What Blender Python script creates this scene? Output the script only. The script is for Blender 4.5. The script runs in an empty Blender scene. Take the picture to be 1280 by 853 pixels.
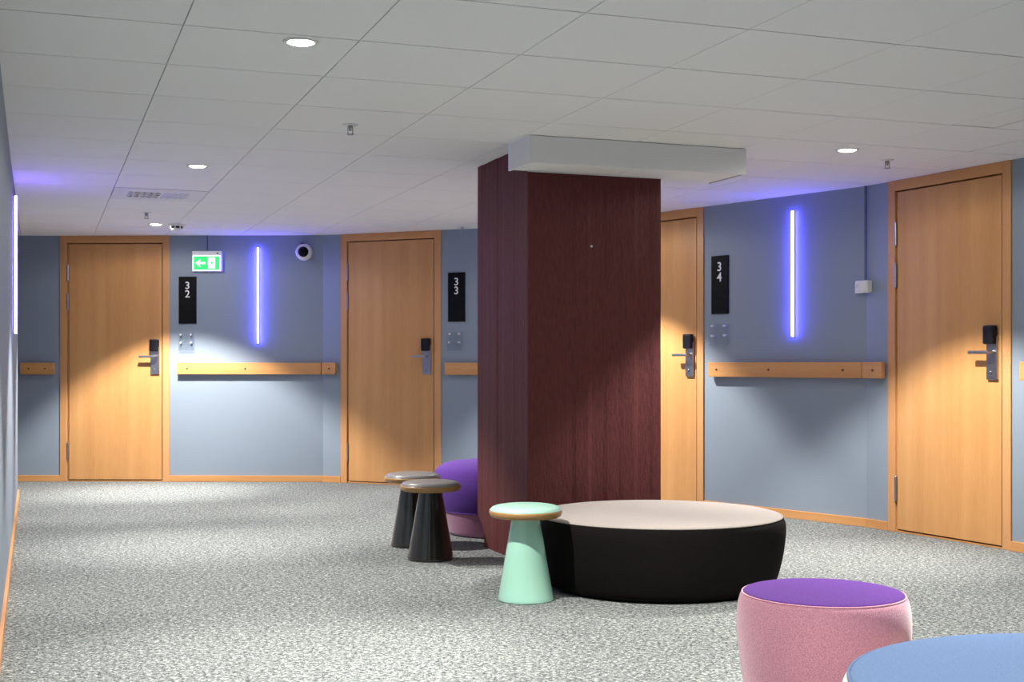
import bpy, bmesh, math, random
from mathutils import Vector, Matrix, noise

scene = bpy.context.scene
COL = scene.collection
R = math.radians
random.seed(4)

# ------------------------------------------------------------------ camera
CAM_H = 1.033            # eye height
CEIL = 2.164             # ceiling height
cam_d = bpy.data.cameras.new('camera')
cam = bpy.data.objects.new('camera', cam_d)
COL.objects.link(cam)
cam_d.sensor_width = 36.0
cam_d.lens = 1616.0 / 1280.0 * 36.0
cam_d.shift_y = 29.0 / 1280.0
cam_d.clip_start = 0.02
cam.location = (0, 0, CAM_H)
cam.rotation_euler = (R(90), 0, 0)
scene.camera = cam

# ------------------------------------------------------------------ world, exposure
w = bpy.data.worlds.new('world')
scene.world = w
w.use_nodes = True
w.node_tree.nodes['Background'].inputs['Color'].default_value = (0.8, 0.85, 1.0, 1)
w.node_tree.nodes['Background'].inputs['Strength'].default_value = 0.0
scene.view_settings.view_transform = 'Standard'
scene.view_settings.look = 'None'
scene.view_settings.gamma = 1.0
scene.view_settings.use_curve_mapping = False
scene.view_settings.exposure = 0.6
try:
    scene.cycles.max_bounces = 14
    scene.cycles.diffuse_bounces = 8
    scene.cycles.use_denoising = True
except Exception:
    pass
SPOT_W = 270.0            # watts of the downlight beam
CORE_W = 150.0            # watts of the bright middle of the beam
SPILL_W = 14.0           # watts of its wide spill
LED = 58.0               # LED strip emission

# ------------------------------------------------------------------ materials
MATS = {}
def new_mat(name):
    m = bpy.data.materials.new(name); m.use_nodes = True
    nt = m.node_tree
    return m, nt, nt.nodes['Principled BSDF'], nt.nodes, nt.links

def setp(b, **k):
    for n, v in k.items():
        n = n.replace('_', ' ')
        if n in b.inputs:
            b.inputs[n].default_value = v

def rgb(c): return (c[0], c[1], c[2], 1.0)

def noisy(name, c1, c2, scale=40, rough=0.6, bump=0.1, detail=4, dist=0.002, stretch=(1, 1, 1), lo=0.35, hi=0.65, **extra):
    """two-tone noise colour + matching bump"""
    m, nt, b, N, L = new_mat(name)
    tc = N.new('ShaderNodeTexCoord'); mp = N.new('ShaderNodeMapping')
    mp.inputs['Scale'].default_value = stretch
    L.new(tc.outputs['Object'], mp.inputs['Vector'])
    nz = N.new('ShaderNodeTexNoise'); nz.inputs['Scale'].default_value = scale; nz.inputs['Detail'].default_value = detail
    L.new(mp.outputs['Vector'], nz.inputs['Vector'])
    cr = N.new('ShaderNodeValToRGB')
    cr.color_ramp.elements[0].position = lo; cr.color_ramp.elements[0].color = rgb(c1)
    cr.color_ramp.elements[1].position = hi; cr.color_ramp.elements[1].color = rgb(c2)
    L.new(nz.outputs['Fac'], cr.inputs['Fac']); L.new(cr.outputs['Color'], b.inputs['Base Color'])
    if bump:
        bp = N.new('ShaderNodeBump'); bp.inputs['Strength'].default_value = bump; bp.inputs['Distance'].default_value = dist
        L.new(nz.outputs['Fac'], bp.inputs['Height']); L.new(bp.outputs['Normal'], b.inputs['Normal'])
    setp(b, Roughness=rough, **extra)
    MATS[name] = m
    return m

noisy('wall', (.205, .255, .318), (.275, .33, .40), 420, .62, .35, 2, .001)
noisy('ceiling_tile', (.80, .80, .785), (.88, .88, .865), 260, .95, .15, 3, .001)
noisy('slab', (.38, .37, .36), (.46, .45, .44), 30, .9, 0)
noisy('white_paint', (.755, .76, .77), (.765, .77, .78), 12, .75, 0)
noisy('white_plastic', (.72, .72, .70), (.78, .78, .76), 20, .4, 0)
noisy('black_plastic', (.004, .004, .006), (.008, .008, .012), 30, .4, 0, Specular_IOR_Level=.3)
noisy('plate_black', (.003, .003, .004), (.006, .006, .008), 30, .55, 0, Specular_IOR_Level=.12)
noisy('steel', (.34, .34, .37), (.45, .45, .49), 60, .32, .02, stretch=(1, 1, 12), Metallic=1.0)
noisy('cable_grey', (.10, .13, .18), (.13, .16, .21), 30, .6, 0)
noisy('screw_dark', (.05, .04, .035), (.07, .06, .05), 30, .5, 0)
noisy('digit_white', (.75, .75, .75), (.82, .82, .82), 20, .5, 0)
noisy('fabric_black', (.0038, .0032, .0031), (.0085, .007, .0068), 300, .95, .5, 3, .002, Specular_IOR_Level=.1)
noisy('fabric_beige', (.31, .275, .25), (.40, .355, .325), 320, .95, .35, 3, .0015, Sheen_Weight=.08)
noisy('fabric_pink', (.40, .165, .225), (.56, .275, .345), 330, .95, .5, 3, .002, Sheen_Weight=.45, Sheen_Roughness=.4)
noisy('fabric_purple', (.058, .020, .130), (.088, .034, .182), 330, .95, .4, 3, .002, Sheen_Weight=.04, Specular_IOR_Level=.1)
noisy('fabric_violet', (.082, .030, .215), (.125, .052, .30), 330, .95, .4, 3, .002, Sheen_Weight=.06, Specular_IOR_Level=.1)
noisy('fabric_mauve', (.30, .10, .20), (.40, .16, .27), 330, .95, .4, 3, .002, Sheen_Weight=.3)
noisy('fabric_blue', (.058, .098, .185), (.085, .135, .235), 330, .95, .4, 3, .002, Sheen_Weight=.04, Specular_IOR_Level=.1)
noisy('fabric_cream', (.62, .57, .47), (.72, .67, .57), 330, .95, .35, 3, .0015, Sheen_Weight=.2)
noisy('leather_green', (.36, .62, .51), (.42, .68, .56), 180, .42, .12, 3, .001)
noisy('leather_taupe', (.19, .18, .175), (.23, .22, .215), 180, .3, .12, 3, .001)
noisy('lacquer_green', (.34, .63, .50), (.36, .66, .53), 4, .16, 0, Coat_Weight=.4)
noisy('lacquer_black', (.016, .014, .012), (.022, .019, .016), 4, .14, 0, Coat_Weight=.5)

def wood(name, c1, c2, c3, ring=9.0, axis='Z', rough=.42):
    m, nt, b, N, L = new_mat(name)
    tc = N.new('ShaderNodeTexCoord'); mp = N.new('ShaderNodeMapping')
    st = {'Z': (1, 1, .045), 'X': (.045, 1, 1)}[axis]
    mp.inputs['Scale'].default_value = st
    L.new(tc.outputs['Object'], mp.inputs['Vector'])
    n1 = N.new('ShaderNodeTexNoise'); n1.inputs['Scale'].default_value = ring; n1.inputs['Detail'].default_value = 3
    n2 = N.new('ShaderNodeTexNoise'); n2.inputs['Scale'].default_value = 210; n2.inputs['Detail'].default_value = 2
    L.new(mp.outputs['Vector'], n1.inputs['Vector']); L.new(mp.outputs['Vector'], n2.inputs['Vector'])
    mx = N.new('ShaderNodeMath'); mx.operation = 'MULTIPLY_ADD'; mx.inputs[1].default_value = .35
    L.new(n2.outputs['Fac'], mx.inputs[0])
    m2 = N.new('ShaderNodeMath'); m2.operation = 'MULTIPLY'; m2.inputs[1].default_value = .65
    L.new(n1.outputs['Fac'], m2.inputs[0]); L.new(m2.outputs[0], mx.inputs[2])
    cr = N.new('ShaderNodeValToRGB'); e = cr.color_ramp.elements
    e[0].position = .36; e[0].color = rgb(c1); e[1].position = .64; e[1].color = rgb(c3)
    x = e.new(.5); x.color = rgb(c2)
    L.new(mx.outputs[0], cr.inputs['Fac']); L.new(cr.outputs['Color'], b.inputs['Base Color'])
    bp = N.new('ShaderNodeBump'); bp.inputs['Strength'].default_value = .06; bp.inputs['Distance'].default_value = .001
    L.new(n2.outputs['Fac'], bp.inputs['Height']); L.new(bp.outputs['Normal'], b.inputs['Normal'])
    setp(b, Roughness=rough)
    MATS[name] = m
wood('door_wood', (.53, .256, .088), (.59, .298, .108), (.64, .338, .132))
wood('frame_wood', (.52, .248, .095), (.58, .288, .115), (.63, .325, .135), 14)
wood('rail_wood', (.52, .235, .075), (.58, .28, .095), (.63, .32, .12), 14, 'X')
wood('rim_wood', (.30, .155, .052), (.37, .20, .07), (.44, .25, .095), 14, 'X', .35)

def carpet():
    m, nt, b, N, L = new_mat('carpet')
    tc = N.new('ShaderNodeTexCoord')
    vo = N.new('ShaderNodeTexVoronoi'); vo.inputs['Scale'].default_value = 190; vo.inputs['Randomness'].default_value = 1.0
    L.new(tc.outputs['Object'], vo.inputs['Vector'])
    sp = N.new('ShaderNodeSeparateColor'); L.new(vo.outputs['Color'], sp.inputs[0])
    n1 = N.new('ShaderNodeTexNoise'); n1.inputs['Scale'].default_value = 60; n1.inputs['Detail'].default_value = 3
    L.new(tc.outputs['Object'], n1.inputs['Vector'])
    ma = N.new('ShaderNodeMath'); ma.operation = 'MULTIPLY_ADD'; ma.inputs[1].default_value = .55
    L.new(sp.outputs[0], ma.inputs[0])
    mb = N.new('ShaderNodeMath'); mb.operation = 'MULTIPLY_ADD'; mb.inputs[1].default_value = 1.3; mb.inputs[2].default_value = -.42
    L.new(n1.outputs['Fac'], mb.inputs[0]); L.new(mb.outputs[0], ma.inputs[2])
    cr = N.new('ShaderNodeValToRGB'); e = cr.color_ramp.elements
    e[0].position = .12; e[0].color = rgb((.032, .040, .041)); e[1].position = .92; e[1].color = rgb((.44, .455, .43))
    a = e.new(.42); a.color = rgb((.120, .133, .133)); a = e.new(.65); a.color = rgb((.215, .228, .222))
    L.new(ma.outputs[0], cr.inputs['Fac'])
    L.new(cr.outputs['Color'], b.inputs['Base Color'])
    bp = N.new('ShaderNodeBump'); bp.inputs['Strength'].default_value = .2; bp.inputs['Distance'].default_value = .002
    L.new(ma.outputs[0], bp.inputs['Height']); L.new(bp.outputs['Normal'], b.inputs['Normal'])
    setp(b, Roughness=1.0)
    b.inputs['Specular IOR Level'].default_value = .1
    MATS['carpet'] = m
carpet()

def concrete():
    """dark red painted, board-marked concrete"""
    m, nt, b, N, L = new_mat('pillar_red')
    tc = N.new('ShaderNodeTexCoord'); mp = N.new('ShaderNodeMapping'); mp.inputs['Scale'].default_value = (1, 1, .22)
    L.new(tc.outputs['Object'], mp.inputs['Vector'])
    n1 = N.new('ShaderNodeTexNoise'); n1.inputs['Scale'].default_value = 75; n1.inputs['Detail'].default_value = 4
    L.new(mp.outputs['Vector'], n1.inputs['Vector'])
    n2 = N.new('ShaderNodeTexNoise'); n2.inputs['Scale'].default_value = 60; n2.inputs['Detail'].default_value = 6
    L.new(tc.outputs['Object'], n2.inputs['Vector'])
    ad = N.new('ShaderNodeMath'); ad.operation = 'MULTIPLY_ADD'; ad.inputs[1].default_value = .7
    L.new(n2.outputs['Fac'], ad.inputs[0]); L.new(n1.outputs['Fac'], ad.inputs[2])
    cr = N.new('ShaderNodeValToRGB'); e = cr.color_ramp.elements
    e[0].position = .3; e[0].color = rgb((.080, .0165, .0170)); e[1].position = .7; e[1].color = rgb((.118, .0255, .0260))
    L.new(n1.outputs['Fac'], cr.inputs['Fac']); L.new(cr.outputs['Color'], b.inputs['Base Color'])
    bp = N.new('ShaderNodeBump'); bp.inputs['Strength'].default_value = .5; bp.inputs['Distance'].default_value = .005
    L.new(ad.outputs[0], bp.inputs['Height']); L.new(bp.outputs['Normal'], b.inputs['Normal'])
    setp(b, Roughness=.62)
    b.inputs['Specular IOR Level'].default_value = .3
    MATS['pillar_red'] = m
concrete()

def emit(name, col, strength):
    m, nt, b, N, L = new_mat(name)
    setp(b, Base_Color=rgb(col), Emission_Color=rgb(col), Emission_Strength=strength)
    MATS[name] = m
emit('lamp_glow', (1.0, .95, .87), 30)
emit('led_blue', (.09, .075, 1.0), LED)
emit('led_violet', (.22, .11, 1.0), LED * .8)
emit('exit_green', (.0, .60, .10), .75)
emit('exit_white', (.80, 1.0, .88), 1.0)

def acrylic():
    m, nt, b, N, L = new_mat('clear_acrylic')
    N.remove(b)
    tr = N.new('ShaderNodeBsdfTransparent'); tr.inputs['Color'].default_value = (.96, .97, .98, 1)
    gl = N.new('ShaderNodeBsdfGlossy'); gl.inputs['Roughness'].default_value = .08
    mx = N.new('ShaderNodeMixShader')
    mx.inputs[0].default_value = .10; L.new(tr.outputs[0], mx.inputs[1]); L.new(gl.outputs[0], mx.inputs[2])
    L.new(mx.outputs[0], N['Material Output'].inputs['Surface'])
    MATS['clear_acrylic'] = m
acrylic()

# ------------------------------------------------------------------ helpers
def link(o, parent=None):
    COL.objects.link(o)
    if parent is not None:
        o.parent = parent
    return o

def mesh_obj(name, bm, mat, parent=None, smooth=False):
    me = bpy.data.meshes.new(name)
    bmesh.ops.recalc_face_normals(bm, faces=bm.faces[:])
    bm.to_mesh(me); bm.free()
    me.materials.append(MATS[mat] if isinstance(mat, str) else mat)
    if smooth:
        for p in me.polygons:
            p.use_smooth = True
    return link(bpy.data.objects.new(name, me), parent)

def tag(o, label=None, cat=None, group=None, kind=None):
    if label: o['label'] = label
    if cat: o['category'] = cat
    if group: o['group'] = group
    if kind: o['kind'] = kind
    return o

def empty(name, loc=(0, 0, 0), rz=0.0):
    o = bpy.data.objects.new(name, None)
    o.empty_display_size = .05
    o.location = loc; o.rotation_euler = (0, 0, rz)
    return link(o)

def box(bm, x0, x1, y0, y1, z0, z1, bev=0.0):
    vs = [bm.verts.new((x, y, z)) for x in (x0, x1) for y in (y0, y1) for z in (z0, z1)]
    fs = [(0, 1, 3, 2), (4, 6, 7, 5), (0, 4, 5, 1), (2, 3, 7, 6), (0, 2, 6, 4), (1, 5, 7, 3)]
    faces = [bm.faces.new([vs[i] for i in f]) for f in fs]
    if bev:
        ed = list({e for f in faces for e in f.edges})
        bmesh.ops.bevel(bm, geom=ed, offset=bev, segments=2, affect='EDGES', profile=.6)

def boxo(name, dims, mat, parent=None, bev=0.0):
    bm = bmesh.new(); box(bm, *dims, bev=bev)
    return mesh_obj(name, bm, mat, parent)

def lathe(name, prof, mat, parent=None, seg=64, smooth=True, sharp=None):
    """prof: list of (r, z) from the axis round; closes on the axis where r == 0"""
    bm = bmesh.new(); rings = []
    for r, z in prof:
        if r < 1e-6:
            rings.append([bm.verts.new((0, 0, z))])
        else:
            rings.append([bm.verts.new((r * math.cos(2 * math.pi * k / seg), r * math.sin(2 * math.pi * k / seg), z)) for k in range(seg)])
    for a, b in zip(rings, rings[1:]):
        if len(a) == 1 and len(b) == 1: continue
        for k in range(seg):
            k2 = (k + 1) % seg
            if len(a) == 1: bm.faces.new((a[0], b[k], b[k2]))
            elif len(b) == 1: bm.faces.new((a[k], b[0], a[k2]))
            else: bm.faces.new((a[k], b[k], b[k2], a[k2]))
    return mesh_obj(name, bm, mat, parent, smooth)

def prism(bm, pts, z0, z1):
    lo = [bm.verts.new((x, y, z0)) for x, y in pts]; hi = [bm.verts.new((x, y, z1)) for x, y in pts]
    n = len(pts)
    bm.faces.new(lo); bm.faces.new(hi)
    for i in range(n):
        bm.faces.new((lo[i], lo[(i + 1) % n], hi[(i + 1) % n], hi[i]))

def arc(cx, cz, r, a0, a1, n=6):
    return [(cx + r * math.cos(R(a0 + (a1 - a0) * k / n)), cz + r * math.sin(R(a0 + (a1 - a0) * k / n))) for k in range(n + 1)]

def smooth_prof(pts, n=6):
    """Catmull-Rom through (r, z) points"""
    out = []
    for i in range(len(pts) - 1):
        p0 = pts[max(i - 1, 0)]; p1 = pts[i]; p2 = pts[i + 1]; p3 = pts[min(i + 2, len(pts) - 1)]
        for k in range(n):
            t = k / n
            out.append(tuple(.5 * ((2 * p1[c]) + (-p0[c] + p2[c]) * t + (2 * p0[c] - 5 * p1[c] + 4 * p2[c] - p3[c]) * t * t + (-p0[c] + 3 * p1[c] - 3 * p2[c] + p3[c]) * t ** 3) for c in (0, 1)))
    out.append(pts[-1])
    return out

# ------------------------------------------------------------------ plan of the room
PA0, PA1 = (-6.5, 11.42), (-1.657, 11.34)     # facet A: door 32
PB1 = (.442, 10.45)                           # facet B: door 33
PC1 = (2.25, 8.2)                             # facet C: door 34
PD1 = (3.30, 6.06)                            # facet D: right-hand door
PE1, PF1, PG1 = (3.95, 4.1), (4.35, 1.2), (4.2, -3.0)
PL0, PL1 = (.984, -3.0), (-3.863, 10.1)       # left wall
PK = (-6.5, 9.7)
ROOM = [PL0, PL1, PK, PA0, PA1, PB1, PC1, PD1, PE1, PF1, PG1]

class Facet:
    """local x runs along the wall (left to right seen from inside), local y goes into the wall"""
    def __init__(s, p0, p1):
        s.p0 = Vector(p0); s.p1 = Vector(p1); d = s.p1 - s.p0
        s.len = d.length; s.ang = math.atan2(d.y, d.x); s.d = d.normalized(); s.n = Vector((s.d.y, -s.d.x))
    def at(s, t, off=0.0, z=0.0):
        p = s.p0 + s.d * t + s.n * off
        return (p.x, p.y, z)
A = Facet(PA0, PA1); B = Facet(PA1, PB1); C = Facet(PB1, PC1); D = Facet(PC1, PD1)
E_ = Facet(PD1, PE1); F_ = Facet(PE1, PF1); G_ = Facet(PF1, PG1); H_ = Facet(PG1, PL0)
LW = Facet(PL0, PL1); K_ = Facet(PL1, PK); M_ = Facet(PK, PA0)

def inside(x, y, poly=ROOM):
    c = False; n = len(poly)
    for i in range(n):
        x1, y1 = poly[i]; x2, y2 = poly[(i + 1) % n]
        if (y1 > y) != (y2 > y) and x < (x2 - x1) * (y - y1) / (y2 - y1) + x1:
            c = not c
    return c

# ------------------------------------------------------------------ floor, ceiling
bm = bmesh.new(); prism(bm, [(-7, -3.6), (5, -3.6), (5, 12), (-7, 12)], -.08, 0)
tag(mesh_obj('floor', bm, 'carpet'), 'grey speckled fitted carpet covering the floor', 'floor', kind='structure')

TILE = .6
TA = .3511
TU = Vector((math.cos(TA), math.sin(TA))); TV = Vector((-math.sin(TA), math.cos(TA)))
TO = Vector((-.175, 5.286)) - TU * TILE * 3 - TV * TILE * 2
def grid(i, j):
    p = TO + TU * TILE * i + TV * TILE * j
    return p
bm = bmesh.new(); prism(bm, [(-7, -3.6), (5, -3.6), (5, 12), (-7, 12)], CEIL + .16, CEIL + .26)
ceiling = tag(mesh_obj('ceiling', bm, 'slab'), 'suspended ceiling of square white tiles with thin dark joints', 'ceiling', kind='structure')

def tile_mesh(name, w0, w1, h0, h1):
    bm = bmesh.new()
    b = .0012; t = .017
    lo = [bm.verts.new(p) for p in ((w0 + b, h0 + b, 0), (w1 - b, h0 + b, 0), (w1 - b, h1 - b, 0), (w0 + b, h1 - b, 0))]
    mid = [bm.verts.new(p) for p in ((w0, h0, b), (w1, h0, b), (w1, h1, b), (w0, h1, b))]
    hi = [bm.verts.new((v.co.x, v.co.y, t)) for v in mid]
    bm.faces.new(lo); bm.faces.new(hi)
    for a, c in ((lo, mid), (mid, hi)):
        for k in range(4):
            bm.faces.new((a[k], a[(k + 1) % 4], c[(k + 1) % 4], c[k]))
    bmesh.ops.recalc_face_normals(bm, faces=bm.faces[:])
    me = bpy.data.meshes.new(name); bm.to_mesh(me); bm.free()
    me.materials.append(MATS['ceiling_tile'])
    return me
G = .0018; GV = .0046   # half joints: along the rows they are wider
TILE_ME = tile_mesh('ceiling_tile', G, TILE - G, GV, TILE - GV)
def put_tile(i, j, me):
    p = grid(i, j)
    o = bpy.data.objects.new('ceiling_tile', me)
    o.location = (p.x, p.y, CEIL); o.rotation_euler = (0, 0, TA)
    link(o, ceiling)
VENT_IJ = (1, 8)
for i in range(-12, 16):
    for j in range(-16, 20):
        pts = [grid(i + a, j + b) for a in (0, .25, .5, .75, 1) for b in (0, .25, .5, .75, 1)]
        if not any(inside(p.x, p.y) for p in pts): continue
        if (i, j) == VENT_IJ: continue
        if (i, j) == (7, 1):
            put_tile(i, j, tile_mesh('ceiling_tile', G, .40 * TILE - .006, GV, TILE - .012))
            put_tile(i, j, tile_mesh('ceiling_tile', .40 * TILE + .006, TILE - G, GV, TILE - GV))
        elif (i, j) == (7, 2):
            put_tile(i, j, tile_mesh('ceiling_tile', G, TILE - .010, GV, TILE - GV))
        else:
            put_tile(i, j, TILE_ME)

# ------------------------------------------------------------------ walls, baseboards
def wall(name, fac, segs, label, thick=.14, base=True):
    bm = bmesh.new()
    for s0, s1 in segs:
        box(bm, s0, s1, 0, thick, 0, CEIL)
    o = mesh_obj(name, bm, 'wall')
    o.location = fac.at(0); o.rotation_euler = (0, 0, fac.ang)
    tag(o, label, 'wall', kind='structure')
    return o
def baseboard(name, fac, segs, label):
    bm = bmesh.new()
    for s0, s1 in segs:
        box(bm, s0, s1, -.014, 0.001, 0, .055, bev=.003)
    o = mesh_obj(name, bm, 'rail_wood')
    o.location = fac.at(0); o.rotation_euler = (0, 0, fac.ang)
    tag(o, label, 'baseboard', kind='structure')

DW = .97
D32, D33, D34, D31 = 2.524, .182, 1.497 - DW, .200
wall('wall_back_left', A, [(0, D32), (D32 + DW, A.len)], 'blue grey wall facet around the door by plate 32')
wall('wall_back_middle', B, [(0, D33), (D33 + DW, B.len)], 'blue grey wall facet around the door by plate 33')
wall('wall_back_right', C, [(0, D34), (D34 + DW, C.len)], 'blue grey wall facet behind plate 34 and its light strip')
wall('wall_right', D, [(0, D31), (D31 + DW, D.len)], 'blue grey wall facet around the door next to the white socket')
wall('wall_left', LW, [(0, LW.len)], 'long straight blue grey wall with a violet light strip')
for nm, fc, lb in (('wall_right_front', E_, 'blue grey wall facet beyond the right hand door'), ('wall_right_near', F_, 'blue grey wall facet beside the seating area'),
                   ('wall_right_rear', G_, 'blue grey wall facet at the near end of the lounge'), ('wall_front', H_, 'blue grey end wall of the lounge'),
                   ('wall_corridor', K_, 'blue grey wall turning off into the side corridor'), ('wall_corridor_end', M_, 'blue grey wall closing the side corridor')):
    wall(nm, fc, [(0, fc.len)], lb)
baseboard('baseboard_back_left', A, [(0, D32), (D32 + DW, A.len)], 'narrow wooden skirting below plate 32')
baseboard('baseboard_back_middle', B, [(0, D33), (D33 + DW, B.len)], 'narrow wooden skirting below plate 33')
baseboard('baseboard_back_right', C, [(0, D34), (D34 + DW, C.len)], 'narrow wooden skirting below plate 34')
baseboard('baseboard_right', D, [(0, D31), (D31 + DW, D.len)], 'narrow wooden skirting either side of the right hand door')
baseboard('baseboard_left', LW, [(0, LW.len)], 'narrow wooden skirting along the long straight wall')

# ------------------------------------------------------------------ doors
def door(n, fac, s, label):
    root = empty('door_%d' % n, fac.at(s), fac.ang)
    tag(root, label, 'door', kind='structure')
    cw = .062; top = CEIL - .001
    # casing: two jambs and a head, each proud of the wall
    boxo('jamb', (0, cw, -.010, .10, 0, top), 'frame_wood', root, .003)
    boxo('jamb', (DW - cw, DW, -.010, .10, 0, top), 'frame_wood', root, .003)
    boxo('head', (cw - .001, DW - cw + .001, -.0095, .10, top - .064, top), 'rail_wood', root, .003)
    boxo('threshold', (cw, DW - cw, 0.0, .09, 0, .012), 'rail_wood', root, .002)
    boxo('rebate', (cw, DW - cw, .055, .07, .012, top - .064), 'frame_wood', root)
    leaf = boxo('leaf', (cw + .018, DW - cw - .009, -.005, .045, .019, top - .073), 'door_wood', root, .0025)
    boxo('stop', (cw + .003, cw + .012, .006, .05, .014, top - .068), 'frame_wood', root, .001)
    for z0, z1 in ((1.77, 1.90), (1.515, 1.645), (.20, .335)):
        bm = bmesh.new()
        bmesh.ops.create_cone(bm, cap_ends=True, segments=14, radius1=.009, radius2=.009, depth=z1 - z0,
                              matrix=Matrix.Translation((cw + .007, -.008, (z0 + z1) / 2)))
        h = mesh_obj('hinge', bm, 'steel', root)
        for zz in (z0 - .004, z1 + .004):
            bm = bmesh.new()
            bmesh.ops.create_uvsphere(bm, u_segments=10, v_segments=6, radius=.0085, matrix=Matrix.Translation((cw + .007, -.008, zz)))
            mesh_obj('hinge_finial', bm, 'steel', h, True)
    # card lock: steel backplate, black reader on top, lever, cylinder
    x0 = .803; x1 = .880
    lock = boxo('lock_plate', (x0, x1, -.020, -.002, .945, 1.20), 'steel', root, .004)
    bm = bmesh.new(); box(bm, x0 - .004, x1 - .004, -.048, -.012, 1.145, 1.252, bev=.012)
    mesh_obj('card_reader', bm, 'black_plastic', lock)
    boxo('reader_slot', (x1 - .02, x1 + .001, -.040, -.016, 1.19, 1.25), 'black_plastic', lock, .004)
    bm = bmesh.new()
    bmesh.ops.create_cone(bm, cap_ends=True, segments=18, radius1=.012, radius2=.012, depth=.05,
                          matrix=Matrix.Translation((.852, -.040, 1.10)) @ Matrix.Rotation(R(90), 4, 'X'))
    mesh_obj('lever_neck', bm, 'steel', lock, False)
    bm = bmesh.new(); box(bm, .716, .864, -.075, -.055, 1.090, 1.110, bev=.006)
    mesh_obj('lever', bm, 'steel', lock)
    bm = bmesh.new()
    bmesh.ops.create_cone(bm, cap_ends=True, segments=18, radius1=.012, radius2=.010, depth=.012,
                          matrix=Matrix.Translation((.832, -.022, .985)) @ Matrix.Rotation(R(90), 4, 'X'))
    mesh_obj('key_cylinder', bm, 'steel', lock, False)
    return root
door(1, A, D32, 'orange wood door left of the black number 32 plate')
door(2, B, D33, 'orange wood door left of the black number 33 plate')
door(3, C, D34, 'orange wood door partly behind the red pillar, beside plate 34')
door(4, D, D31, 'orange wood door next to the white wall socket')

# ------------------------------------------------------------------ pillar and ceiling box
PIL0 = Vector((.083, 6.65)); PU = TU; PV = TV
PIL_W, PIL_D = .7587, .815
def pillar():
    bm = bmesh.new()
    nz = 110; z_top = CEIL - .001
    # closed outline walked in small steps; board marks set each ~9 cm strip a little in or out
    segs = []
    def run(a, b, key):
        L = (b - a).length; n = max(2, int(L / .022))
        nrm = Vector(((b - a).y, -(b - a).x)).normalized()
        for k in range(n):
            t = k / n
            segs.append((a + (b - a) * t, nrm, t * L, key, 0 < k))
    c0 = Vector((0, 0)); c1 = Vector((PIL_W, 0)); c2 = Vector((PIL_W, PIL_D)); c3 = Vector((0, PIL_D))
    run(c0, c1, 1); run(c1, c2, 2); run(c2, c3, 3); run(c3, c0, 4)
    rnd = random.Random(9)
    board = {(k, i): rnd.uniform(-.0022, .0022) for k in range(1, 5) for i in range(20)}
    rings = []
    for iz in range(nz + 1):
        z = z_top * iz / nz
        ring = []
        for p, nrm, s, key, inner in segs:
            off = (board[(key, int(s / .088))] if inner else 0)
            off += .0016 * noise.noise(Vector((s * 14 + key * 7, z * 3, key * 3.1)))
            q = p + nrm * off
            # the far left foot is broken away on a slant
            if z < .17:
                k = (.17 - z) / .17
                d_c3 = (p - c3).length
                if p.x < .001 or p.y > PIL_D - .001:
                    m = max(0, 1 - d_c3 / .10)
                    q = q + Vector((.06, -.075)) * k * m
            ring.append(bm.verts.new((q.x, q.y, z)))
        rings.append(ring)
    n = len(segs)
    for a, b in zip(rings, rings[1:]):
        for k in range(n):
            bm.faces.new((a[k], a[(k + 1) % n], b[(k + 1) % n], b[k]))
    bm.faces.new(rings[0]); bm.faces.new(rings[-1])
    o = mesh_obj('pillar', bm, 'pillar_red')
    o.location = (PIL0.x, PIL0.y, 0); o.rotation_euler = (0, 0, TA)
    lathe('plug', [(0, 0), (.006, 0), (.006, .006), (0, .008)], 'digit_white', o, 12)
    q = o.children[0]; q.rotation_euler = (R(90), 0, 0); q.location = (.354, 0.002, 1.651)
    tag(o, 'dark red board marked concrete pillar standing in the lounge', 'pillar', kind='structure')
pillar()

def ceiling_box():
    root = empty('ceiling_box', (.087, 6.36, CEIL), TA)
    tag(root, 'white boxed casing under the ceiling wrapping the pillar top', 'ceiling box')
    t = .137; L = 1.215; Dp = .38
    a = .012
    px0, px1, py0 = .091, .861, .269     # pillar notch
    boxo('front_board', (0, L, 0, a, -t, -.003), 'white_paint', root, .001)
    boxo('side_board', (0, a, a, .31, -t, 0), 'white_paint', root, .001)
    boxo('side_board', (L - a, L, a, Dp, -t, 0), 'white_paint', root, .001)
    boxo('back_board', (px1 + .002, L - a, Dp - a, Dp, -t + .006, 0), 'white_paint', root, .001)
    boxo('back_board', (a, px0, .298, .31, -t + .006, 0), 'white_paint', root, .001)
    boxo('edge_trim', (px0, px1, py0 - .007, py0, -t - .004, -t + .004), 'white_paint', root)
    # bottom panels stop short of the boards and of the pillar, leaving open slots
    boxo('bottom_panel', (a, .565, a, py0 - .018, -t + .001, -t + .012), 'ceiling_tile', root, .001)
    boxo('bottom_panel', (.570, L - .028, a, py0 - .009, -t + .001, -t + .012), 'ceiling_tile', root, .001)
    boxo('bottom_panel', (px1 + .002, L - .028, py0 - .008, Dp - .028, -t + .001, -t + .012), 'ceiling_tile', root, .001)
    boxo('bottom_panel', (a, px0, py0 - .017, py0 + .006, -t + .001, -t + .012), 'ceiling_tile', root, .001)
ceiling_box()

# ------------------------------------------------------------------ wall fittings
def screw(parent, x, y, z, r=.0085):
    bm = bmesh.new()
    bmesh.ops.create_cone(bm, cap_ends=True, segments=14, radius1=r, radius2=r * .8, depth=.006,
                          matrix=Matrix.Translation((x, y, z)) @ Matrix.Rotation(R(90), 4, 'X'))
    return mesh_obj('screw', bm, 'screw_dark', parent)

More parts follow.
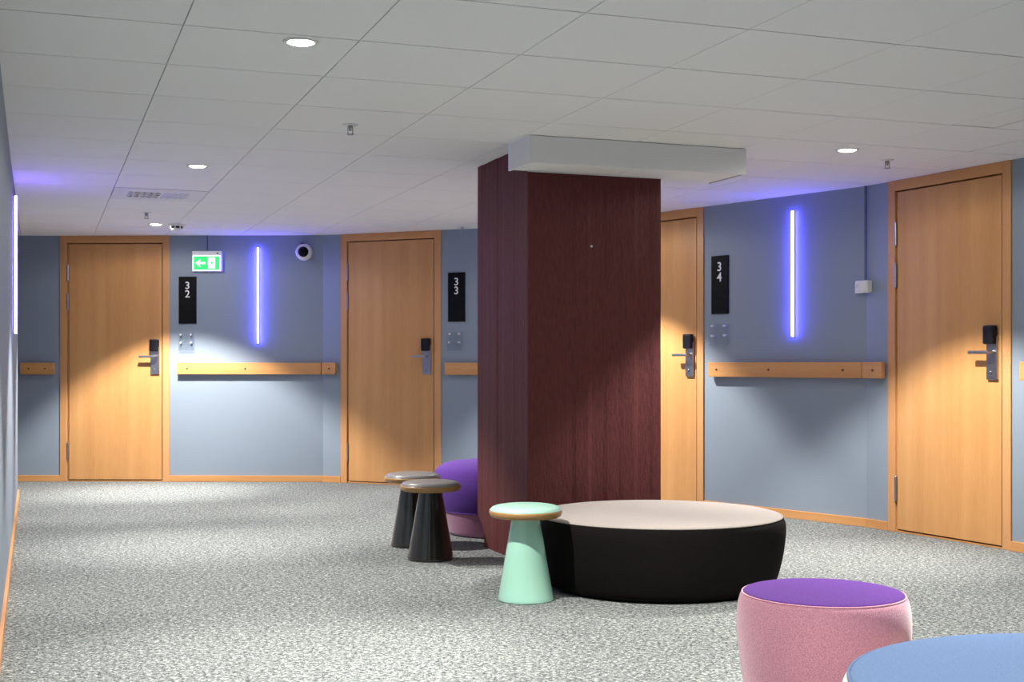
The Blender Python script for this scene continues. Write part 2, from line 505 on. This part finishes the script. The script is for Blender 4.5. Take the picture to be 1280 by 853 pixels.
def handrail(fac, s0, s1, label, screws, end=None):
    root = empty('handrail', fac.at(s0, 0, .995), fac.ang)
    tag(root, label, 'handrail', 'wooden handrails along the room walls')
    L = s1 - s0
    boxo('board', (0, L, -.046, -.016, -.051, .051), 'rail_wood', root, .003)
    for x in screws:
        boxo('bracket', (x - .02, x + .02, -.017, 0, -.025, .025), 'steel', root)
        screw(root, x, -.0475, 0)
    if end:
        nf, ln = end
        bm = bmesh.new(); box(bm, 0, ln, -.046, -.016, -.051, .051, bev=.003)
        o = mesh_obj('end_board', bm, 'rail_wood', root)
        q = Vector(nf.at(.0115 if nf is B else .007, 0, .995)) - Vector(root.location)
        q.rotate(Matrix.Rotation(-fac.ang, 3, 'Z'))
        o.location = q; o.rotation_euler = (0, 0, nf.ang - fac.ang)
        screw(o, ln * .55, -.0475, 0)
        boxo('bracket', (ln * .4, ln * .7, -.017, 0, -.025, .025), 'steel', o)
handrail(A, 2.185, 2.483, 'short wooden handrail between the long straight wall and a door frame', (.075, .22))
handrail(A, 3.567, 4.832, 'long wooden handrail below the 32 plate and the exit sign', (.09, .60), (B, .138))
handrail(B, 1.208, 2.16, 'wooden handrail below the 33 plate running behind the pillar', (.35, .80))
handrail(C, 1.576, 2.879, 'long wooden handrail below the 34 plate and the white socket', (.08, .55, 1.16), (D, .178))
handrail(D, 1.262, 2.30, 'wooden handrail right of the door beside the socket', (.3, .9))

def text_mesh(txt, size):
    cu = bpy.data.curves.new('digit', 'FONT'); cu.body = txt; cu.size = size; cu.align_x = 'CENTER'
    cu.extrude = .0015; cu.offset = .0009
    tmp = bpy.data.objects.new('digit_tmp', cu); COL.objects.link(tmp)
    bpy.context.view_layer.update()
    me = bpy.data.meshes.new_from_object(tmp.evaluated_get(bpy.context.evaluated_depsgraph_get()))
    bpy.data.objects.remove(tmp); bpy.data.curves.remove(cu)
    return me

def number_plate(fac, s, digits):
    root = empty('number_plate', fac.at(s, 0, 1.39), fac.ang)
    tag(root, {'32': 'black plate reading 32 below the exit sign', '33': 'black plate reading 33 close to the pillar', '34': 'black plate reading 34 beside the door half hidden by the pillar'}[digits], 'number plate', 'black room number plates')
    boxo('plate', (0, .155, -.012, 0.001, 0, .412), 'plate_black', root, .002)
    for k, ch in enumerate(digits):
        me = text_mesh(ch, .090); me.materials.clear(); me.materials.append(MATS['digit_white'])
        o = bpy.data.objects.new('digit', me); link(o, root)
        o.location = (.078, -.0128, .304 - k * .074); o.rotation_euler = (R(90), 0, 0)
number_plate(A, 3.574, '32'); number_plate(B, 1.221, '33'); number_plate(C, 1.576, '34')

def acrylic_sign(fac, s, z, num, wd=.14):
    root = empty('acrylic_holder', fac.at(s, 0, z), fac.ang)
    tag(root, {'32': 'small clear acrylic sign holder under the exit sign and plate', '33': 'small clear acrylic sign holder on the wall between a door frame and the pillar', '34': 'wider clear acrylic sign holder near the door half hidden by the pillar'}[num], 'sign holder', 'clear acrylic sign holders')
    boxo('sheet', (0, wd, -.022, -.018, 0, .148), 'clear_acrylic', root, .001)
    for x in (.02, wd - .03):
        for zz in (.135, .065):
            bm = bmesh.new()
            bmesh.ops.create_cone(bm, cap_ends=True, segments=14, radius1=.008, radius2=.0075, depth=.026,
                                  matrix=Matrix.Translation((x, -.013, zz)) @ Matrix.Rotation(R(90), 4, 'X'))
            mesh_obj('standoff', bm, 'white_plastic', root)
    boxo('lip', (0, wd, -.034, -.018, -.004, .004), 'clear_acrylic', root, .001)
acrylic_sign(A, 3.574, 1.157, '32'); acrylic_sign(B, 1.216, 1.152, '33'); acrylic_sign(C, 1.570, 1.17, '34', .165)

def led_strip(fac, s, label, mat):
    root = empty('light_strip', fac.at(s, 0, 1.214), fac.ang)
    tag(root, label, 'light strip', 'vertical light strips on the walls')
    boxo('channel', (-.008, .008, -.008, 0.001, 0, .848), 'cable_grey', root, .001)
    boxo('tube', (-.007, .007, -.024, -.0085, .004, .844), mat, root, .004)
led_strip(A, 4.274, 'glowing blue vertical light strip between exit sign and dome camera', 'led_blue')
led_strip(C, 2.309, 'glowing blue vertical light strip between the 34 plate and the socket', 'led_blue')
led_strip(LW, 11.58, 'glowing violet vertical light strip on the long straight wall', 'led_violet')

def exit_sign():
    root = empty('exit_sign', A.at(3.702, 0, 1.846), A.ang)
    tag(root, 'lit green emergency exit sign with white arrow above the 32 plate', 'exit sign')
    boxo('housing', (0, .26, -.05, .001, 0, .178), 'white_plastic', root, .004)
    p = boxo('panel_border', (.008, .252, -.0525, -.049, .006, .138), 'exit_white', root)
    boxo('panel', (.016, .244, -.054, -.052, .013, .131), 'exit_green', p)
    boxo('test_button', (.218, .232, -.053, -.049, .150, .163), 'cable_grey', root)
    def flat(name, polys, mat, y=-.0555):
        bm = bmesh.new()
        for pts in polys:
            a = [bm.verts.new((x, y, z)) for x, z in pts]; b = [bm.verts.new((x, y + .0015, z)) for x, z in pts]
            bm.faces.new(a); bm.faces.new(b)
            for k in range(len(pts)):
                bm.faces.new((a[k], a[(k + 1) % len(pts)], b[(k + 1) % len(pts)], b[k]))
        return mesh_obj(name, bm, mat, p)
    flat('arrow', [[(.032, .072), (.070, .106), (.076, .100), (.058, .080), (.118, .080), (.118, .064), (.058, .064), (.076, .044), (.070, .038)]], 'exit_white')
    flat('door_symbol', [[(.142, .026), (.204, .026), (.204, .120), (.142, .120)]], 'exit_white')
    flat('running_figure', [[(.170, .094), (.178, .100), (.184, .094), (.178, .087)],
                            [(.166, .086), (.182, .082), (.178, .062), (.166, .062)],
                            [(.166, .064), (.172, .062), (.164, .046), (.150, .038), (.148, .044), (.158, .050)],
                            [(.174, .064), (.180, .062), (.190, .048), (.186, .034), (.180, .036), (.183, .047)],
                            [(.166, .084), (.166, .078), (.154, .076), (.150, .064), (.146, .067), (.151, .081)],
                            [(.180, .080), (.182, .074), (.194, .070), (.198, .076)]], 'exit_green', -.0565)
    o = boxo('exit_sign_cable', (-.004, .004, -.008, .001, 0, CEIL - 2.024), 'cable_grey')
    o.location = A.at(3.826, 0, 2.024); o.rotation_euler = (0, 0, A.ang)
    tag(o, 'thin cable running from the ceiling into the exit sign', 'cable')
exit_sign()

def dome_camera():
    root = empty('security_camera', A.at(4.686, 0, 2.012), A.ang)
    tag(root, 'round white security camera with black lens on the wall', 'camera')
    def along_y(name, prof, mat, par):
        o = lathe(name, prof, mat, par, 40); o.rotation_euler = (R(90), 0, 0)
        return o
    along_y('base', [(0, 0), (.060, 0), (.060, .02), (.05, .024), (0, .024)], 'white_plastic', root)
    body = along_y('body', [(0, .015)] + [(.060, .02), (.072, .04), (.074, .06), (.070, .078), (.060, .090), (.048, .094), (0, .094)], 'white_plastic', root)
    along_y('lens_dome', [(.048, .090)] + arc(0, .088, .046, 0, 90, 8), 'plate_black', root)
    boxo('mount_arm', (-.035, -.005, -.03, 0, .062, .085), 'black_plastic', root, .004)
dome_camera()

def socket():
    an = (C.ang + D.ang) / 2
    p = Vector((PC1[0], PC1[1])); inw = Vector((math.sin(an), -math.cos(an)))
    p += inw * .007
    root = empty('wall_socket', (p.x, p.y, 1.488), an)
    tag(root, 'white surface mounted wall socket next to a wooden door', 'socket')
    boxo('box', (-.052, .052, -.045, 0, 0, .074), 'white_plastic', root, .006)
    wl = lathe('socket_well', [(.015, .0), (.015, .006), (.021, .006), (.023, .0)], 'white_plastic', root, 24)
    wl.location = (-.022, -.0445, .037); wl.rotation_euler = (R(90), 0, 0)
    boxo('rocker', (.012, .042, -.049, -.043, .016, .058), 'white_plastic', root, .002)
    boxo('screw_cap', (-.05, .05, -.047, -.02, -.004, .002), 'white_plastic', root, .001)
    o = boxo('socket_cable', (-.006, .006, -.010, .0, 0, CEIL - 1.561), 'cable_grey')
    o.location = (p.x, p.y, 1.561); o.rotation_euler = (0, 0, an)
    tag(o, 'grey cable dropping from the ceiling to the white socket', 'cable')
socket()

# ------------------------------------------------------------------ ceiling fittings
def downlight(x, y, label, k=1.0, off=''):
    # off: set for lamps of the same rows that lie outside the picture
    root = empty('downlight' + off, (x, y, CEIL), 0)
    tag(root, label, 'downlight', 'round recessed ceiling downlights')
    lathe('trim_ring' + off, [(.046, -.004), (.056, -.007), (.062, -.002), (.062, .0), (.046, .0)], 'white_plastic', root, 32)
    lathe('lens' + off, [(0, -.011), (.018, -.0105), (.036, -.008), (.047, -.002)], 'lamp_glow', root, 28)
    for nm, wt, size, blend, rad in (('beam', SPOT_W * k, 99, .32, .022), ('core', CORE_W * k, 54, 1.0, .022), ('spill', SPILL_W * k, 176, .25, .04)):
        ld = bpy.data.lights.new(nm + off, 'SPOT')
        ld.energy = wt; ld.spot_size = R(size); ld.spot_blend = blend; ld.shadow_soft_size = rad
        ld.color = (1.0, .955, .89)
        lo = bpy.data.objects.new(nm + off, ld); link(lo, root)
        lo.location = (0, 0, -.018)
downlight(-.74, 4.53, 'recessed downlight above the open carpet near the straight wall')
downlight(-1.79, 7.36, 'recessed downlight between the slotted vent and a ceiling sprinkler')
downlight(-2.87, 10.42, 'recessed downlight beside the smoke detector', 1.35)
downlight(1.766, 6.81, 'recessed downlight in front of the door by the white socket')
downlight(.35, 9.25, 'recessed downlight behind the red pillar')
# outside the picture: the lamp whose glow shows at the top edge, and the next one (3 m on) of the row along the straight wall
downlight(1.43, 3.88, 'recessed downlight above the pink pouf', off='_lounge_offscreen')
downlight(.31, 1.70, 'recessed downlight above the near end of the carpet', off='_aisle_offscreen')

def sprinkler(x, y, label):
    root = empty('sprinkler', (x, y, CEIL), 0)
    tag(root, label, 'sprinkler', 'ceiling sprinkler heads')
    lathe('rosette', [(0, -.004), (.012, -.006), (.034, -.003), (.036, .0), (0, 0)], 'white_plastic', root, 28)
    lathe('stem', [(0, -.030), (.006, -.030), (.008, -.012), (.011, -.004), (0, -.004)], 'steel', root, 16)
    for sx in (-1, 1):
        boxo('frame_arm', (sx * .011 - .0018, sx * .011 + .0018, -.0018, .0018, -.046, -.008), 'steel', root)
    lathe('deflector', [(0, -.050), (.017, -.048), (.017, -.045), (0, -.045)], 'steel', root, 20)
sprinkler(-.763, 6.10, 'small ceiling sprinkler head on a tile left of the pillar')
sprinkler(2.077, 7.155, 'small ceiling sprinkler head before the door by the socket')
sprinkler(-2.72, 9.62, 'small ceiling sprinkler head close to the smoke detector')
sprinkler(-.41, 10.62, 'small ceiling sprinkler head above the 33 plate')

def smoke_detector():
    root = empty('smoke_detector', (-2.71, 10.45, CEIL), 0)
    tag(root, 'white round smoke detector with dark slots on the ceiling', 'smoke detector')
    lathe('base', [(0, 0), (.068, 0), (.070, -.008), (.064, -.016), (0, -.016)], 'white_plastic', root, 32)
    lathe('slot_band', [(.045, -.014), (.050, -.028), (.045, -.034)], 'black_plastic', root, 32)
    lathe('cap', [(0, -.052), (.030, -.050), (.042, -.044), (.046, -.033), (0, -.033)], 'white_plastic', root, 32)
    for k in range(8):
        a = 2 * math.pi * k / 8
        o = boxo('rib', (.043, .055, -.005, .005, -.034, -.014), 'white_plastic', root)
        o.rotation_euler = (0, 0, a)
smoke_detector()

def vent():
    p = grid(*VENT_IJ)
    root = empty('ceiling_vent', (p.x, p.y, CEIL), TA)
    tag(root, 'square white ceiling air vent with a row of angled slots', 'vent')
    spots = [(.125 + k * .042 + (.012 if k > 4 else 0), .20 + q * .10, R(-24 if k < 5 else 24)) for q in range(3) for k in range(9)]
    bm = bmesh.new(); edges = []
    def loop(pts):
        vs = [bm.verts.new((x, y, -.002)) for x, y in pts]
        edges.extend(bm.edges.new((vs[n], vs[(n + 1) % len(vs)])) for n in range(len(vs)))
    loop([(.004, .004), (.596, .004), (.596, .596), (.004, .596)])
    for x, y, an in spots:                      # slots cut right through the plate
        c, sn = math.cos(an), math.sin(an)
        loop([(x + c * a - sn * b, y + sn * a + c * b) for a, b in ((-.010, -.036), (.010, -.036), (.010, .036), (-.010, .036))])
    bmesh.ops.triangle_fill(bm, edges=edges, use_beauty=True, use_dissolve=False)
    ex = bmesh.ops.extrude_face_region(bm, geom=bm.faces[:])
    for v in ex['geom']:
        if isinstance(v, bmesh.types.BMVert): v.co.z = .016
    low = [f for f in bm.faces if all(abs(v.co.z + .002) < 1e-6 for v in f.verts)]
    if not low:                                 # extrusion keeps only the moved cap: close the underside again
        bmesh.ops.triangle_fill(bm, edges=[e for e in bm.edges if e.is_boundary], use_beauty=True)
    plate = mesh_obj('plate', bm, 'white_paint', root)
    for x, y, an in spots:
        b = boxo('blade', (-.013, -.010, -.034, .034, -.008, .004), 'white_paint', root)
        b.location = (x, y, 0); b.rotation_euler = (0, 0, an)
    lathe('centre_screw', [(0, -.006), (.008, -.005), (.009, -.002)], 'cable_grey', root, 12).location = (.30, .30, 0)
vent()

# ------------------------------------------------------------------ furniture
def stool(x, y, label, lac, lea):
    root = empty('stool', (x, y, 0), 0)
    tag(root, label, 'stool', 'low cone based stools')
    lathe('base', [(0, 0), (.119, 0), (.1215, .002), (.1222, .006), (.1205, .018), (.060, .366), (.060, .372), (0, .372)], lac, root, 72)
    rim = lathe('seat_rim', [(0, .361), (.110, .361), (.143, .3635), (.154, .369), (.1592, .378), (.1605, .387), (.160, .3905), (.1585, .3935), (0, .3935)], 'rim_wood', root, 72)
    lathe('piping', [(.1578, .393)] + arc(.1548, .3955, .0034, -40, 150, 6), lea, rim, 72)
    lathe('cushion', [(.1540, .393), (.1535, .400), (.148, .407), (.133, .413), (.11, .417), (.075, .4200), (.035, .4215), (0, .422)], lea, root, 72)
    return root
stool(.060, 5.667, 'mint green stool with wood seat rim and conical base', 'lacquer_green', 'leather_green')
stool(-.431, 6.845, 'black conical stool overlapping its black twin, closer to the pillar', 'lacquer_black', 'leather_taupe')
stool(-.566, 7.35, 'black conical stool behind its twin, closer to the wooden door', 'lacquer_black', 'leather_taupe')

def ottoman(x, y, label, body, top):
    root = empty('ottoman', (x, y, 0), 0)
    tag(root, label, 'ottoman')
    prof = [(.500, .006), (.530, .018), (.548, .050), (.570, .130), (.583, .210), (.588, .270), (.584, .305), (.574, .324), (.564, .331)]
    lathe('body', [(0, .006)] + smooth_prof(prof, 5) + [(.52, .331), (0, .331)], body, root, 112)
    lathe('top_cover', smooth_prof([(.568, .3300), (.556, .3365), (.50, .3425), (.38, .347), (.20, .350), (0, .351)], 4), top, root, 112)
    lathe('seam', [(.571 + .003 * math.cos(a), .3295 + .003 * math.sin(a)) for a in [R(40 * k) for k in range(10)]], top, root, 112)
    lathe('foot_ring', [(0, 0), (.47, 0), (.47, .01), (0, .01)], 'black_plastic', root, 64)
ottoman(.687, 6.07, 'large low round black ottoman with beige top before the pillar', 'fabric_black', 'fabric_beige')
ottoman(1.315, 2.79, 'large low round ottoman with blue top and cream side', 'fabric_cream', 'fabric_blue')

def pouf_pink():
    root = empty('pouf', (.847, 3.52, 0), 0)
    tag(root, 'round pink fabric pouf with flat purple top', 'pouf')
    prof = [(.176, .006), (.186, .016), (.198, .06), (.214, .16), (.228, .26), (.232, .325), (.230, .37), (.224, .398), (.217, .410)]
    lathe('body', [(0, .006)] + smooth_prof(prof, 5) + [(.20, .410), (0, .410)], 'fabric_pink', root, 96)
    lathe('top_cover', smooth_prof([(.2155, .4095), (.208, .4155), (.17, .4205), (.09, .424), (0, .425)], 5), 'fabric_purple', root, 96)
    lathe('seam', [(.217 + .0025 * math.cos(R(40 * k)), .4095 + .0025 * math.sin(R(40 * k))) for k in range(10)], 'fabric_pink', root, 96)
    lathe('foot_ring', [(0, 0), (.165, 0), (.165, .01), (0, .01)], 'black_plastic', root, 48)
pouf_pink()

def pouf_violet():
    root = empty('pouf', (-.10, 7.91, 0), 0)
    tag(root, 'violet domed pouf with mauve lower band behind the pillar', 'pouf')
    lathe('lower_band', [(0, .006)] + smooth_prof([(.278, .006), (.290, .02), (.314, .08), (.335, .14), (.340, .150)], 5) + [(.31, .150), (0, .15)], 'fabric_mauve', root, 96)
    lathe('upper_cover', smooth_prof([(.340, .149), (.362, .20), (.381, .27), (.384, .33), (.370, .385), (.333, .418), (.27, .437), (.15, .448), (0, .451)], 5), 'fabric_violet', root, 96)
    lathe('seam', [(.340 + .003 * math.cos(R(40 * k)), .150 + .003 * math.sin(R(40 * k))) for k in range(10)], 'fabric_violet', root, 96)
    lathe('foot_ring', [(0, 0), (.27, 0), (.27, .01), (0, .01)], 'black_plastic', root, 48)
pouf_violet()
